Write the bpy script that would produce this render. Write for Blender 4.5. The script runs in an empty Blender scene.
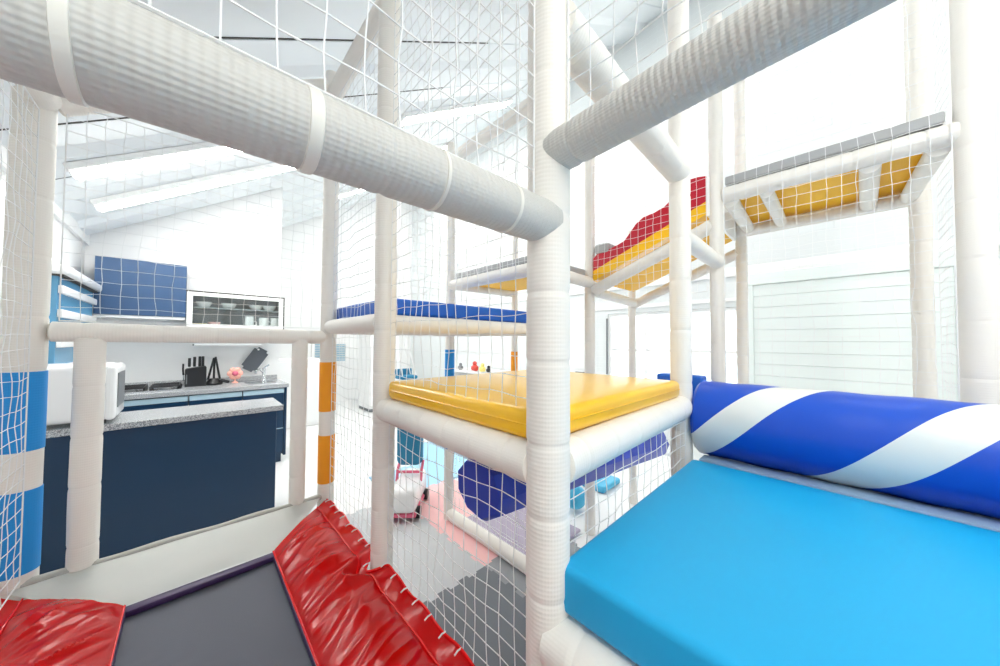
import bpy, bmesh, math, random
from mathutils import Vector, Matrix, noise

random.seed(7)
C = bpy.context.scene.collection
PI = math.pi

# ------------------------------------------------------------------ camera, world, exposure, light levels
sc = bpy.context.scene
cd = bpy.data.cameras.new('camera'); cam = bpy.data.objects.new('camera', cd); C.objects.link(cam)
cd.sensor_width = 36.0; cd.lens = 11.67; cd.clip_start = 0.02
yaw, pitch, roll = math.radians(46.33), math.radians(1.43), math.radians(0.33)
fw = Vector((math.cos(pitch)*math.cos(yaw), math.cos(pitch)*math.sin(yaw), math.sin(pitch)))
rt = fw.cross(Vector((0, 0, 1))).normalized(); up = rt.cross(fw)
rt, up = math.cos(roll)*rt + math.sin(roll)*up, -math.sin(roll)*rt + math.cos(roll)*up
m = Matrix((rt, up, -fw)).transposed().to_4x4(); m.translation = (0, 0, 1.41)
cam.matrix_world = m
sc.camera = cam
w = bpy.data.worlds.new('sky'); sc.world = w; w.use_nodes = True
w.node_tree.nodes['Background'].inputs[0].default_value = (0.93, 0.97, 1.0, 1)
w.node_tree.nodes['Background'].inputs[1].default_value = 2.2
sc.view_settings.view_transform = 'Standard'
sc.view_settings.look = 'None'
sc.view_settings.exposure = 0.38
sc.view_settings.gamma = 1.0
sc.view_settings.use_curve_mapping = False
LAMP = 26.0            # emission of the LED panels in the ceiling
sc.cycles.max_bounces = 10
sc.cycles.diffuse_bounces = 7
sc.cycles.sample_clamp_indirect = 6.0

# ------------------------------------------------------------------ materials
def lin(c):
    return tuple(((v/255)/12.92 if v/255 <= 0.04045 else ((v/255+0.055)/1.055)**2.4) for v in c) + (1,)

class NT:
    def __init__(s, mat): s.t = mat.node_tree; s.b = s.t.nodes['Principled BSDF']
    def n(s, kind, **kw):
        d = s.t.nodes.new(kind)
        for k, v in kw.items(): setattr(d, k, v)
        return d
    def l(s, a, b): s.t.links.new(a, b)
    def math(s, op, a, b=None, c=None):
        d = s.n('ShaderNodeMath', operation=op)
        for i, v in enumerate((a, b, c)):
            if v is None: continue
            if isinstance(v, (int, float)): d.inputs[i].default_value = v
            else: s.l(v, d.inputs[i])
        return d.outputs[0]
    def obj(s):
        return s.n('ShaderNodeTexCoord').outputs['Object']
    def xyz(s):
        d = s.n('ShaderNodeSeparateXYZ'); s.l(s.obj(), d.inputs[0]); return d.outputs
    def bump(s, h, dist, strength=1.0):
        d = s.n('ShaderNodeBump'); d.inputs['Distance'].default_value = dist; d.inputs['Strength'].default_value = strength
        s.l(h, d.inputs['Height']); s.l(d.outputs[0], s.b.inputs['Normal'])
    def noise(s, scale, detail=3):
        d = s.n('ShaderNodeTexNoise'); d.inputs['Scale'].default_value = scale; d.inputs['Detail'].default_value = detail
        s.l(s.obj(), d.inputs['Vector']); return d.outputs['Fac']
    def mix(s, fac, a, b):
        d = s.n('ShaderNodeMix', data_type='RGBA')
        s.l(fac, d.inputs[0])
        for i, v in ((6, a), (7, b)):
            if isinstance(v, tuple): d.inputs[i].default_value = v
            else: s.l(v, d.inputs[i])
        return d.outputs[2]

def mat(name, rgb, rough=0.5, metal=0.0, vary=0.04, vscale=6, bump=0.0, bscale=60, coat=0.0, spec=0.5):
    mt = bpy.data.materials.new(name); mt.use_nodes = True
    n = NT(mt); c = lin(rgb)
    d = tuple(max(0, v*(1-vary*2)) for v in c[:3]) + (1,)
    n.l(n.mix(n.noise(vscale), d, c), n.b.inputs['Base Color'])
    n.b.inputs['Roughness'].default_value = rough; n.b.inputs['Metallic'].default_value = metal
    n.b.inputs['Specular IOR Level'].default_value = spec
    if coat: n.b.inputs['Coat Weight'].default_value = coat; n.b.inputs['Coat Roughness'].default_value = 0.15
    if bump: n.bump(n.noise(bscale, 4), bump)
    return mt

def foam_mat(name, rgb, rib=0.009, dist=0.00022):
    mt = mat(name, rgb, rough=0.55, vary=0.03, vscale=9)
    n = NT(mt); x = n.xyz()
    ang = n.math('ARCTAN2', x[1], x[0])
    a = n.math('SINE', n.math('MULTIPLY', ang, 46))
    z = n.math('SINE', n.math('MULTIPLY', x[2], 2*PI/rib))
    n.bump(n.math('ADD', n.math('MULTIPLY', a, 0.35), n.math('ADD', z, n.math('MULTIPLY', n.noise(14), 5.0))), dist, 0.6)
    return mt

M = {}
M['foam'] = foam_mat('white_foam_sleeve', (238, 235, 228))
M['foam_shaded'] = foam_mat('shaded_foam_sleeve', (203, 202, 197), rib=0.0105, dist=0.0009)  # ribbed foam; its darker colour stands in for shade on the overhead beams
M['tape'] = mat('white_tape', (232, 230, 222), 0.4)
M['band_blue'] = foam_mat('blue_foam_sleeve', (24, 146, 224))
M['band_orange'] = foam_mat('orange_foam_sleeve', (246, 160, 20))
M['net'] = mat('white_net_cord', (238, 240, 240), 0.7)
M['yellow'] = mat('yellow_vinyl', (255, 198, 8), 0.28, bump=0.0006, bscale=14, coat=0.3)
M['yellow_board'] = mat('yellow_board', (250, 190, 20), 0.5)
M['cyan'] = mat('cyan_vinyl', (14, 168, 226), 0.5, bump=0.0008, bscale=8, vary=0.02)
M['cyan_side'] = mat('deep_cyan_vinyl', (36, 138, 205), 0.4)
M['blue'] = mat('blue_vinyl', (8, 96, 200), 0.35)
M['navy_foam'] = mat('dark_blue_vinyl', (20, 58, 190), 0.4, bump=0.002, bscale=10)
M['grey_vinyl'] = mat('grey_vinyl', (170, 172, 173), 0.5)
M['red'] = mat('red_vinyl', (234, 6, 14), 0.17, bump=0.0003, bscale=16, coat=0.2, spec=0.45)
M['slide_red'] = mat('crimson_vinyl', (196, 22, 48), 0.35)
M['cloth'] = mat('white_pvc_cloth', (236, 238, 234), 0.4, bump=0.001, bscale=9)
M['grey_hem'] = mat('grey_pvc_hem', (176, 176, 170), 0.45)
M['purple'] = mat('purple_webbing', (54, 30, 80), 0.45)
M['black'] = mat('black_plastic', (28, 30, 34), 0.4)
M['dark'] = mat('dark_gap', (60, 58, 55), 0.7)
M['navy'] = mat('navy_laminate', (8, 52, 84), 0.35, vary=0.05, vscale=3)
M['slate_blue'] = mat('slate_blue_laminate', (52, 84, 124), 0.4)  # lighter blue laminate of the closed wall cabinet
M['strip'] = mat('pale_blue_profile', (186, 214, 228), 0.3)
M['white'] = mat('white_paint', (244, 245, 245), 0.45, vary=0.01)
M['white_gloss'] = mat('white_gloss_plastic', (246, 247, 248), 0.2, vary=0.01)
M['ceramic'] = mat('white_ceramic', (242, 242, 240), 0.2)
M['grey'] = mat('grey_plastic', (120, 124, 128), 0.5)
M['chrome'] = mat('chrome', (220, 222, 225), 0.12, metal=1.0)
M['shelf_dark'] = mat('grey_cabinet_inside', (140, 148, 150), 0.6)
M['pink'] = mat('peach_pink_plastic', (252, 186, 170), 0.4)
M['rose'] = mat('pink_plastic', (232, 110, 140), 0.4)
M['lilac'] = mat('lilac_grey_net_shade', (176, 166, 186), 0.7)
M['teal'] = mat('teal_fabric', (26, 128, 168), 0.6)
M['lightblue'] = mat('light_blue_plastic', (70, 184, 226), 0.3)
M['skyblue'] = mat('sky_blue_panel', (96, 158, 196), 0.25)
M['yellow_dish'] = mat('pale_yellow_plastic', (244, 226, 130), 0.4)
M['red_toy'] = mat('red_toy_plastic', (214, 80, 70), 0.4)
M['floor'] = mat('white_floor', (236, 236, 236), 0.3, vary=0.01)
M['tile_light'] = mat('light_grey_eva', (196, 199, 202), 0.75, bump=0.0005, bscale=300)
M['tile_dark'] = mat('dark_grey_eva', (112, 117, 124), 0.75, bump=0.0005, bscale=300)
M['tile_mid'] = mat('mid_grey_eva', (150, 154, 158), 0.75, bump=0.0005, bscale=300)
M['tile_pink'] = mat('pink_eva', (246, 196, 196), 0.75, bump=0.0005, bscale=300)
M['tile_blue'] = mat('pale_blue_eva', (168, 214, 240), 0.75, bump=0.0005, bscale=300)

def wall_mat():
    mt = mat('white_painted_brick', (226, 231, 232), 0.6, vary=0.01); n = NT(mt)
    x = n.xyz(); cb = n.n('ShaderNodeCombineXYZ'); n.l(n.math('ADD', x[0], x[1]), cb.inputs[0]); n.l(x[2], cb.inputs[1])
    b = n.n('ShaderNodeTexBrick'); n.l(cb.outputs[0], b.inputs['Vector'])
    b.inputs['Scale'].default_value = 1.0; b.inputs['Brick Width'].default_value = 0.24; b.inputs['Row Height'].default_value = 0.08
    b.inputs['Mortar Size'].default_value = 0.004; b.inputs['Mortar Smooth'].default_value = 0.4
    n.bump(n.math('SUBTRACT', 1.0, b.outputs['Fac']), 0.002, 0.7)
    return mt
M['brick'] = wall_mat()
def counter_mat():
    mt = mat('grey_speckled_stone', (168, 172, 174), 0.25, vary=0.0); n = NT(mt)
    f = n.noise(220, 2); r = n.n('ShaderNodeValToRGB'); n.l(f, r.inputs[0])
    r.color_ramp.elements[0].position = 0.38; r.color_ramp.elements[0].color = lin((118, 122, 128))
    r.color_ramp.elements[1].position = 0.6; r.color_ramp.elements[1].color = lin((206, 208, 210))
    n.l(r.outputs[0], n.b.inputs['Base Color']); return mt
M['stone'] = counter_mat()
def mat_weave():
    mt = mat('dark_grey_jump_fabric', (98, 101, 112), 0.6, vary=0.0); n = NT(mt); x = n.xyz()
    a = n.math('SINE', n.math('MULTIPLY', x[0], 2*PI/0.0042)); b = n.math('SINE', n.math('MULTIPLY', x[1], 2*PI/0.0042))
    f = n.math('MULTIPLY_ADD', n.math('MULTIPLY', a, b), 0.5, 0.5)
    n.l(n.mix(f, lin((66, 69, 80)), lin((114, 117, 128))), n.b.inputs['Base Color']); n.bump(f, 0.0008)
    return mt
M['jump'] = mat_weave()
def roller_mat():
    mt = mat('blue_and_white_striped_vinyl', (22, 74, 206), 0.36, vary=0.0, coat=0.0); n = NT(mt); x = n.xyz()
    # object space: roller axis = local y, two white bands winding round it
    ang = n.math('ARCTAN2', x[0], x[2])
    t = n.math('ADD', x[1], n.math('MULTIPLY', ang, 0.868/(2*PI)))
    fr = n.math('FRACT', n.math('ADD', n.math('DIVIDE', n.math('SUBTRACT', t, 0.018), 0.434), 10.0))
    wh = n.math('LESS_THAN', fr, 0.31)
    n.l(n.mix(wh, lin((2, 74, 190)), lin((222, 226, 224))), n.b.inputs['Base Color'])
    return mt
M['roller'] = roller_mat()
def glass_mat(name):
    mt = bpy.data.materials.new(name); mt.use_nodes = True; t = mt.node_tree
    t.nodes.remove(t.nodes['Principled BSDF']); out = t.nodes['Material Output']
    mx = t.nodes.new('ShaderNodeMixShader'); tr = t.nodes.new('ShaderNodeBsdfTransparent'); gl = t.nodes.new('ShaderNodeBsdfGlossy')
    tr.inputs[0].default_value = (0.95, 0.98, 0.98, 1); gl.inputs['Roughness'].default_value = 0.03; mx.inputs[0].default_value = 0.07
    t.links.new(tr.outputs[0], mx.inputs[1]); t.links.new(gl.outputs[0], mx.inputs[2]); t.links.new(mx.outputs[0], out.inputs['Surface'])
    return mt
M['glass'] = glass_mat('clear_glass')
def lamp_mat():
    mt = bpy.data.materials.new('led_diffuser'); mt.use_nodes = True; b = mt.node_tree.nodes['Principled BSDF']
    b.inputs['Base Color'].default_value = (1, 1, 1, 1)
    b.inputs['Emission Color'].default_value = lin((255, 252, 246)); b.inputs['Emission Strength'].default_value = LAMP
    return mt
M['led'] = lamp_mat()

# ------------------------------------------------------------------ helpers
def bx(bm, x0, x1, y0, y1, z0, z1, bev=0.0, seg=2):
    t = bmesh.new(); bmesh.ops.create_cube(t, size=1)
    for v in t.verts:
        v.co = ((x0+x1)/2+v.co.x*(x1-x0), (y0+y1)/2+v.co.y*(y1-y0), (z0+z1)/2+v.co.z*(z1-z0))
    if bev: bmesh.ops.bevel(t, geom=t.edges[:], offset=bev, segments=seg, profile=0.5, affect='EDGES')
    me = bpy.data.meshes.new('tmp'); t.to_mesh(me); bm.from_mesh(me); bpy.data.meshes.remove(me); t.free()
    return bm
def ring_loft(bm, rings, cap=True, closed=True):
    vs = [[bm.verts.new(p) for p in r] for r in rings]; k = len(rings[0])
    for a, b in zip(vs, vs[1:]):
        for i in range(k if closed else k-1):
            bm.faces.new((a[i], a[(i+1) % k], b[(i+1) % k], b[i]))
    if cap:
        bm.faces.new(vs[0][::-1]); bm.faces.new(vs[-1])
def lathe(bm, prof, seg=24, cx=0, cy=0):
    ring_loft(bm, [[(cx+r*math.cos(2*PI*i/seg), cy+r*math.sin(2*PI*i/seg), z) for i in range(seg)] for r, z in prof])
def tube(bm, pts, r, seg=8, radii=None):
    pts = [Vector(p) for p in pts]; rings = []; u0 = None
    for i, p in enumerate(pts):
        d = (pts[min(i+1, len(pts)-1)]-pts[max(i-1, 0)]).normalized()
        if u0 is None: u0 = d.orthogonal().normalized()
        u0 = (u0-d*u0.dot(d)).normalized(); v0 = d.cross(u0); rr = radii[i] if radii else r
        rings.append([p+(u0*math.cos(2*PI*k/seg)+v0*math.sin(2*PI*k/seg))*rr for k in range(seg)])
    ring_loft(bm, rings)
def prism(bm, pts, axis, a, b):
    """closed outline extruded along an axis: 'x' pts=(y,z), 'y' pts=(x,z), 'z' pts=(x,y)"""
    f = {'x': lambda p, t: (t, p[0], p[1]), 'y': lambda p, t: (p[0], t, p[1]), 'z': lambda p, t: (p[0], p[1], t)}[axis]
    ring_loft(bm, [[f(p, a) for p in pts], [f(p, b) for p in pts]])
def obj(name, bm, material, parent=None, smooth=False, loc=None):
    bmesh.ops.recalc_face_normals(bm, faces=bm.faces[:])
    me = bpy.data.meshes.new(name); bm.to_mesh(me); bm.free()
    if smooth:
        for p in me.polygons: p.use_smooth = True
        me.set_sharp_from_angle(angle=math.radians(40))
    me.materials.append(material)
    o = bpy.data.objects.new(name, me); C.objects.link(o)
    if parent: o.parent = parent
    if loc: o.location = loc
    return o
def tag(o, label, cat, group=None, kind=None):
    o['label'] = label; o['category'] = cat
    if group: o['group'] = group
    if kind: o['kind'] = kind
    return o
def thing(name, label, cat, loc=(0, 0, 0), group=None):
    o = bpy.data.objects.new(name, None); C.objects.link(o); o.location = loc; o.empty_display_size = 0.05
    return tag(o, label, cat, group)
def struct(name, bm, material, label=None, parent=None):
    o = obj(name, bm, material, parent)
    if parent is None: o['kind'] = 'structure'; o['label'] = label; o['category'] = name.split('_')[0]
    return o
def B(): return bmesh.new()

# ------------------------------------------------------------------ the room
XL, YB, XR, YF = -0.76, 5.05, 4.3, 8.0
def ceil_z(x): return 2.425 + 0.637*(x-XL)
FL = B(); bx(FL, XL, XR, -2.6, YF, -0.1, 0.0)
struct('floor', FL, M['floor'], 'white smooth floor around and under the play frame')
b = B(); bx(b, XL-0.12, XL, -2.6, YB, 0, 3.0); struct('wall_left', b, M['white'], 'white side wall beside the kitchen')
b = B(); bx(b, XL, 0.84, YB, YB+0.12, 0, 3.6); struct('wall_kitchen', b, M['white'], 'white wall behind the kitchen worktop')
b = B(); bx(b, 0.72, 0.84, YB+0.12, YF, 0, 3.7); struct('wall_passage', b, M['white'], 'white wall running back from the kitchen corner')
b = B(); bx(b, 0.72, XR, YF, YF+0.12, 0, 6.0); struct('wall_far', b, M['white'], 'white far end wall beyond the play frame')
b = B(); bx(b, XL, XR, -2.72, -2.6, 0, 6.0); struct('wall_near', b, M['white'], 'plain white wall at the near end of the room')
# right wall with a window opening
b = B()
WY0, WY1, WZ0, WZ1 = 0.70, 2.28, 0.55, 1.80
bx(b, XR, XR+0.14, -2.6, WY0, 0, 6); bx(b, XR, XR+0.14, WY1, YF, 0, 6); bx(b, XR, XR+0.14, WY0, WY1, 0, WZ0); bx(b, XR, XR+0.14, WY0, WY1, WZ1, 6)
struct('wall_right', b, M['brick'], 'white painted brick wall behind the raised platforms')
b = B()
for y in (WY0+0.02, 1.24, 1.76, WY1-0.02): bx(b, XR+0.02, XR+0.08, y-0.02, y+0.02, WZ0, WZ1, 0.004)
for z in (WZ0+0.02, 1.3, WZ1-0.02): bx(b, XR+0.025, XR+0.075, WY0, WY1, z-0.018, z+0.018, 0.004)
wf = struct('window_1', b, M['white'], 'bright white framed window in the brick wall')
b = B(); bx(b, XR+0.046, XR+0.052, WY0+0.03, WY1-0.03, WZ0+0.03, WZ1-0.03); obj('pane', b, M['glass'], wf)
b = B(); bx(b, XR-0.012, XR+0.004, WY1, WY1+0.02, 0.95, 1.74); obj('dark_gasket', b, M['grey'], wf)
# roller shutter door in the right wall
b = B()
for i in range(17): bx(b, XR-0.035, XR-0.004, -0.62, 0.62, 0.02+i*0.117, 0.02+i*0.117+0.1155, 0.004)
bx(b, XR-0.055, XR-0.001, -0.66, 0.66, 2.01, 2.13, 0.01)
for y in (-0.66, 0.62): bx(b, XR-0.05, XR-0.001, y, y+0.04, 0, 2.01, 0.005)
struct('door_1', b, mat('pale_mint_shutter', (232, 241, 239), 0.5, vary=0.01), 'pale slatted shutter door below the upper platform')
b = B(); bx(b, XR-0.05, XR-0.002, 2.52, 3.14, 0, 1.88, 0.006)
bx(b, XR-0.064, XR-0.05, 2.62, 3.04, 1.0, 1.75, 0.004); bx(b, XR-0.064, XR-0.05, 2.62, 3.04, 0.15, 0.88, 0.004)
d2 = struct('door_2', b, M['white'], 'pale white door seen past the yellow mattress')
b = B(); tube(b, [(XR-0.05, 2.62, 0.95), (XR-0.11, 2.62, 0.95), (XR-0.11, 2.74, 0.95)], 0.012); obj('door_handle', b, M['grey'], d2, True)
b = B(); bx(b, XR-0.03, XR-0.001, -2.6, 8, 2.13, 2.23, 0.01); bx(b, XR-0.02, XR-0.001, -2.6, 2.5, 1.86, 1.9, 0.004)
struct('trim_1', b, M['white'], 'white horizontal ledge along the brick wall')
# far window with blinds
b = B()
for x in (1.95, 2.65): bx(b, x-0.03, x+0.03, YF-0.05, YF-0.005, 0.9, 1.35, 0.005)
for z in (0.9, 1.35): bx(b, 1.92, 2.68, YF-0.05, YF-0.005, z-0.03, z+0.03, 0.005)
w2 = struct('window_2', b, M['white'], 'small window with pale blue blinds in the far wall')
b = B()
for i in range(8): bx(b, 1.98, 2.62, YF-0.04, YF-0.015, 0.93+i*0.052, 0.965+i*0.052)
obj('blind', b, M['strip'], w2)
# ceiling: sloping ribbed roof sheets, rising towards +x, one rib per 0.72 m
b = B(); prof = []
y = -2.6
ys = [5.05-0.72*k for k in range(12, -6, -1)]
for yk in ys:
    if yk-0.2 > YF or yk+0.52 < -2.8: continue
    prof += [(yk, 0.0), (yk+0.012, 0.03), (yk+0.02, 0.0), (yk+0.26, 0.0), (yk+0.31, -0.05), (yk+0.60, -0.05), (yk+0.65, 0.0)]
xs = [XL-0.1, 1.2, 2.8, XR+0.2]
vv = [[b.verts.new((x, y, ceil_z(x)+dz)) for y, dz in prof] for x in xs]
for r0, r1 in zip(vv, vv[1:]):
    for i in range(len(prof)-1): b.faces.new((r0[i], r0[i+1], r1[i+1], r1[i]))
ce = struct('ceiling', b, mat('pale_roof_sheet', (232, 237, 240), 0.45, vary=0.01), 'sloping pale ribbed roof with dark seams')
b = B()
for yk in ys:
    if -2.5 < yk < YF:
        wd = 0.010 if yk < 3 else 0.006
        x1 = 1.9
        vs = [(XL, yk-wd/2), (x1, yk-wd/2), (x1, yk+wd/2), (XL, yk+wd/2)]
        ring_loft(b, [[(x, y, ceil_z(x)-0.004) for x, y in vs], [(x, y, ceil_z(x)+0.002) for x, y in vs]])
obj('seam', b, M['dark'], ce)
b = B()
prism(b, [(-0.02, 0), (0.006, 0), (0.006, 0.10), (0.0, 0.11), (-0.02, 0.11)], 'y', -2.6, YB)
o = struct('trim_2', b, M['white'], 'white moulding where the roof meets the side wall'); o.location = (XL+0.021, 0, 2.32)
# LED strips under the roof bays; those beyond the kitchen are added for light
def led_panel(x, y, lx, ly, label):
    t = thing('ceiling_lamp', label, 'lamp', (x, y, ceil_z(x)-0.105), 'LED strips under the sloping roof')
    t.rotation_euler = (0, -math.atan(0.637), 0)
    b = B(); bx(b, -lx/2, lx/2, -ly/2, ly/2, 0.0, 0.045, 0.008)
    obj('housing', b, M['white'], t)
    b = B(); bx(b, -lx/2+0.02, lx/2-0.02, -ly/2+0.02, ly/2-0.02, -0.012, -0.0005); obj('diffuser', b, M['led'], t)
led_panel(0.15, 4.065, 1.7, 0.18, 'white LED strip in the roof bay over the kitchen worktop')
led_panel(0.15, 3.345, 1.7, 0.18, 'white LED strip in the roof bay over the kitchen island')
led_panel(2.5, 3.345, 2.0, 0.20, 'added white LED strip over the grey middle platform')
led_panel(2.5, 4.785, 2.0, 0.20, 'added white LED strip over the low toy shelf')
led_panel(2.5, 6.225, 2.0, 0.20, 'added white LED strip nearest the far end wall')
led_panel(3.0, 1.185, 1.0, 0.13, 'unseen added LED strip high above the red slide')  # out of view, this and the next are added overhead light
led_panel(3.0, -0.255, 1.0, 0.13, 'unseen added LED strip high above the upper grey platform')
led_panel(0.2, -0.975, 1.4, 0.31, 'unseen LED strip added as fill above the near end of the trampoline')  # out of view, added as fill light for the near posts and pads
led_panel(1.9, -1.695, 1.4, 0.20, 'unseen LED strip added above the cyan mattress')  # out of view, added overhead light for the near right side

# ------------------------------------------------------------------ padded posts and beams
def sleeve(L, r, rib=False, seg=24, step=0.19, phase=0.07):
    b = B(); rings = []
    zs = set()
    if rib:
        n = int(L/0.0026); zs = {L*i/n for i in range(n+1)}
    else:
        z = 0
        while z < L: zs.add(z); z += 0.06
        zs.add(L)
    k = phase; pinch = []
    while k < L:
        pinch.append(k); k += step*random.uniform(0.85, 1.15)
    for p in pinch:
        for d in (-0.014, -0.006, -0.002, 0.002, 0.006, 0.014):
            if 0 < p+d < L and not rib: zs.add(p+d)
    sd = random.uniform(0, 100)
    for z in sorted(zs):
        q = r*(1+0.012*noise.noise((sd, z*9, 0)))
        for p in pinch:
            q -= r*0.05*math.exp(-((z-p)/0.006)**2)
        if rib: q += r*0.006*abs(math.sin(PI*z/0.0105))
        ox = 0.0012*noise.noise((sd+5, z*4, 0)); oy = 0.0012*noise.noise((sd+9, z*4, 0))
        rings.append([(ox+q*math.cos(2*PI*i/seg), oy+q*math.sin(2*PI*i/seg), z) for i in range(seg)])
    e = rings[0]; rings.insert(0, [(x*0.82, y*0.82, z-0.004) for x, y, z in e])
    e = rings[-1]; rings.append([(x*0.82, y*0.82, z+0.004) for x, y, z in e])
    ring_loft(b, rings)
    return b
def ring_band(z0, z1, r, seg=24):
    b = B(); lathe(b, [(r*0.96, z0-0.001), (r, z0), (r*1.004, (z0+z1)/2), (r, z1), (r*0.96, z1+0.001)], seg); return b
def pole(name, cat, label, group, p0, p1, d, bands=(), tapes=(), rib=False, material=None, seg=24, step=0.19):
    p0, p1 = Vector(p0), Vector(p1); v = p1-p0; L = v.length
    t = obj(name, sleeve(L, d/2, rib, seg, step), material or M['foam'], None, True)
    t.rotation_mode = 'QUATERNION'; t.location = p0; t.rotation_quaternion = v.to_track_quat('Z', 'Y')
    tag(t, label, cat, group)
    for z0, z1, mk in bands:
        c = obj('colour_band', ring_band(z0, z1, d/2*1.035, seg), M[mk], t, True)
        c['label'] = {'band_blue': 'blue band round the post', 'band_orange': 'orange band round the post'}[mk]
    for z0, wdt in tapes:
        obj('tape_band', ring_band(z0-wdt/2, z0+wdt/2, d/2*1.04, seg), M['tape'], t, True)
    return t
PG, BG = 'foam padded posts of the play frame', 'foam padded beams of the play frame'
def post(x, y, d, z1, label, **k): return pole('padded_post', 'post', label, PG, (x, y, 0.004), (x, y, z1), d, **k)
def beam(a, c, d, label, **k): return pole('padded_beam', 'beam', label, BG, a, c, d, **k)

X1, X2, X3, X4 = 0.56, 1.5, 2.16, 2.83
Y0, Y1, Y2 = 0.435, 1.25, 1.95
post(X1, Y0, 0.093, 3.25, 'thickest white padded post in the middle, beside the cyan mattress corner', seg=40, step=0.17)
post(X1, Y1, 0.084, 2.95, 'white padded post between the red trampoline edge and the yellow mattress', step=0.18)
post(X1-0.008, Y2, 0.080, 2.9, 'white padded post with orange bands at the trampoline corner by the kitchen',
     bands=[(0.635, 0.89, 'band_orange'), (1.02, 1.285, 'band_orange')])
post(-0.418, 1.965, 0.098, 2.27, 'white padded post with two blue bands at the leftmost trampoline corner',
     bands=[(0.605, 0.885, 'band_blue'), (1.02, 1.29, 'band_blue')], seg=32, step=0.2)
post(X2, 0.464, 0.082, 3.25, 'white padded post at the left end of the blue and white striped roller')
post(X3, 0.475, 0.073, 3.3, 'white padded post at the left end of the upper grey platform')
post(X3, -0.365, 0.094, 3.3, 'wide white padded post at the right end of the upper grey platform', seg=32, step=0.21)
post(X4, 0.475, 0.068, 3.5, 'slim cream padded post behind the left end of the upper platform')
post(X4, -0.31, 0.08, 3.5, 'cream padded post under the right end of the upper platform')
post(X3, 1.29, 0.075, 3.1, 'white padded post at the low end of the red slide')
post(X4, 1.27, 0.065, 2.4, 'slim white padded post in front of the bright window')
post(X2, 1.25, 0.07, 3.0, 'white padded post mostly hidden behind the thickest middle post')
post(X2, 2.15, 0.073, 3.0, 'slim white padded post with blue bands behind the yellow mattress',
     bands=[(0.56, 0.72, 'band_blue'), (1.12, 1.335, 'band_blue')])
post(X3, 2.07, 0.06, 2.6, 'slim white padded post with an orange band far behind the yellow mattress', bands=[(1.08, 1.31, 'band_orange')])
pole('rail_post', 'post', 'short white padded upright under the rail in front of the navy island', 'short padded uprights under the kitchen rail', (-0.272, 1.95, 0.05), (-0.272, 1.95, 1.41), 0.078)
pole('rail_post', 'post', 'short white padded upright under the rail beside the orange banded post', 'short padded uprights under the kitchen rail', (0.415, 1.95, 0.05), (0.415, 1.95, 1.41), 0.072)

beam((-1.3, Y0, 1.638), (X1-0.01, Y0, 1.665), 0.090, 'long white ribbed beam crossing overhead from upper left to the middle post', rib=True, material=M['foam_shaded'], seg=56,
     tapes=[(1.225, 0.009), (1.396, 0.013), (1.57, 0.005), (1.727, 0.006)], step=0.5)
beam((X1, Y0, 1.812), (X1, -0.9, 1.895), 0.084, 'white ribbed beam rising overhead from the middle post to upper right', rib=True, material=M['foam_shaded'], seg=56, step=0.5)
beam((-0.36, Y2, 1.435), (X1-0.03, Y2, 1.425), 0.072, 'white padded rail in front of the kitchen counters')
beam((X1, Y0+0.03, 1.142), (X1, Y1-0.03, 1.142), 0.094, 'white padded beam under the left edge of the yellow mattress', step=0.12)
beam((X1+0.03, Y0, 1.142), (X2-0.03, 0.46, 1.142), 0.096, 'white padded beam under the front right edge of the yellow mattress', step=0.14)
beam((X2, Y0+0.03, 1.142), (X2, 1.22, 1.142), 0.08, 'white padded beam under the far side of the yellow mattress')
beam((X1+0.03, Y1, 1.142), (X2-0.03, Y1, 1.142), 0.08, 'white padded beam under the back edge of the yellow mattress')
beam((X1, Y0-0.02, 0.80), (X1, -1.1, 0.80), 0.105, 'thick white padded beam under the near edge of the cyan mattress', seg=32, step=0.15)
beam((X1+0.03, Y0-0.01, 0.80), (X2-0.03, Y0-0.01, 0.80), 0.085, 'white padded beam hidden under the cyan mattress edge by the net')
beam((X2, Y0-0.03, 0.80), (X2, -1.1, 0.80), 0.085, 'white padded beam under the striped roller')
beam((X1+0.03, Y0, 2.13), (X2-0.02, 0.462, 2.13), 0.096, 'thick white padded beam high between the middle post and the roller post', seg=32)
beam((X2+0.02, 0.464, 1.862), (X3-0.02, 0.47, 1.862), 0.076, 'short white padded beam sloping in view below the upper platform end')
beam((X1, Y1, 2.80), (X1, Y2, 2.80), 0.08, 'white padded beam high above the trampoline edge by the kitchen corner post')
beam((-0.37, 1.96, 2.26), (X1-0.02, 1.96, 2.84), 0.072, 'white padded beam sloping with the roof from the blue banded post')
beam((-0.395, 1.93, 2.26), (-0.395, -0.4, 2.26), 0.085, 'white padded beam high at the far left above the blue banded post')
beam((X1, Y1+0.03, 1.482), (X1, Y2-0.02, 1.482), 0.078, 'white padded beam under the blue mat, side by the trampoline')
beam((X1+0.03, Y1, 1.478), (X2-0.02, Y1, 1.478), 0.072, 'white padded beam under the blue mat, side over the yellow mattress')
beam((X1+0.03, Y2, 1.478), (X2-0.02, Y2, 1.478), 0.07, 'white padded beam under the back edge of the blue mat')
beam((X2, Y1+0.02, 1.478), (X2, Y2, 1.478), 0.07, 'white padded beam under the far end of the blue mat')
beam((X2, 1.28, 1.85), (X2, 2.12, 1.85), 0.085, 'white padded beam under the grey middle platform facing the blue mat')
beam((X2+0.02, Y1, 1.85), (X3-0.02, 1.28, 1.85), 0.08, 'white padded beam under the grey middle platform towards the slide')
beam((X2+0.02, 2.12, 1.85), (X3-0.02, 2.07, 1.85), 0.07, 'white padded beam under the back of the grey middle platform')
beam((X2, 1.25, 2.88), (X2, 2.15, 2.88), 0.085, 'pale padded beam high up between two distant posts')
beam((X2, 1.3, 0.055), (X2, 2.12, 0.055), 0.088, 'white padded beam lying on the floor below the dark blue log')
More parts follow.
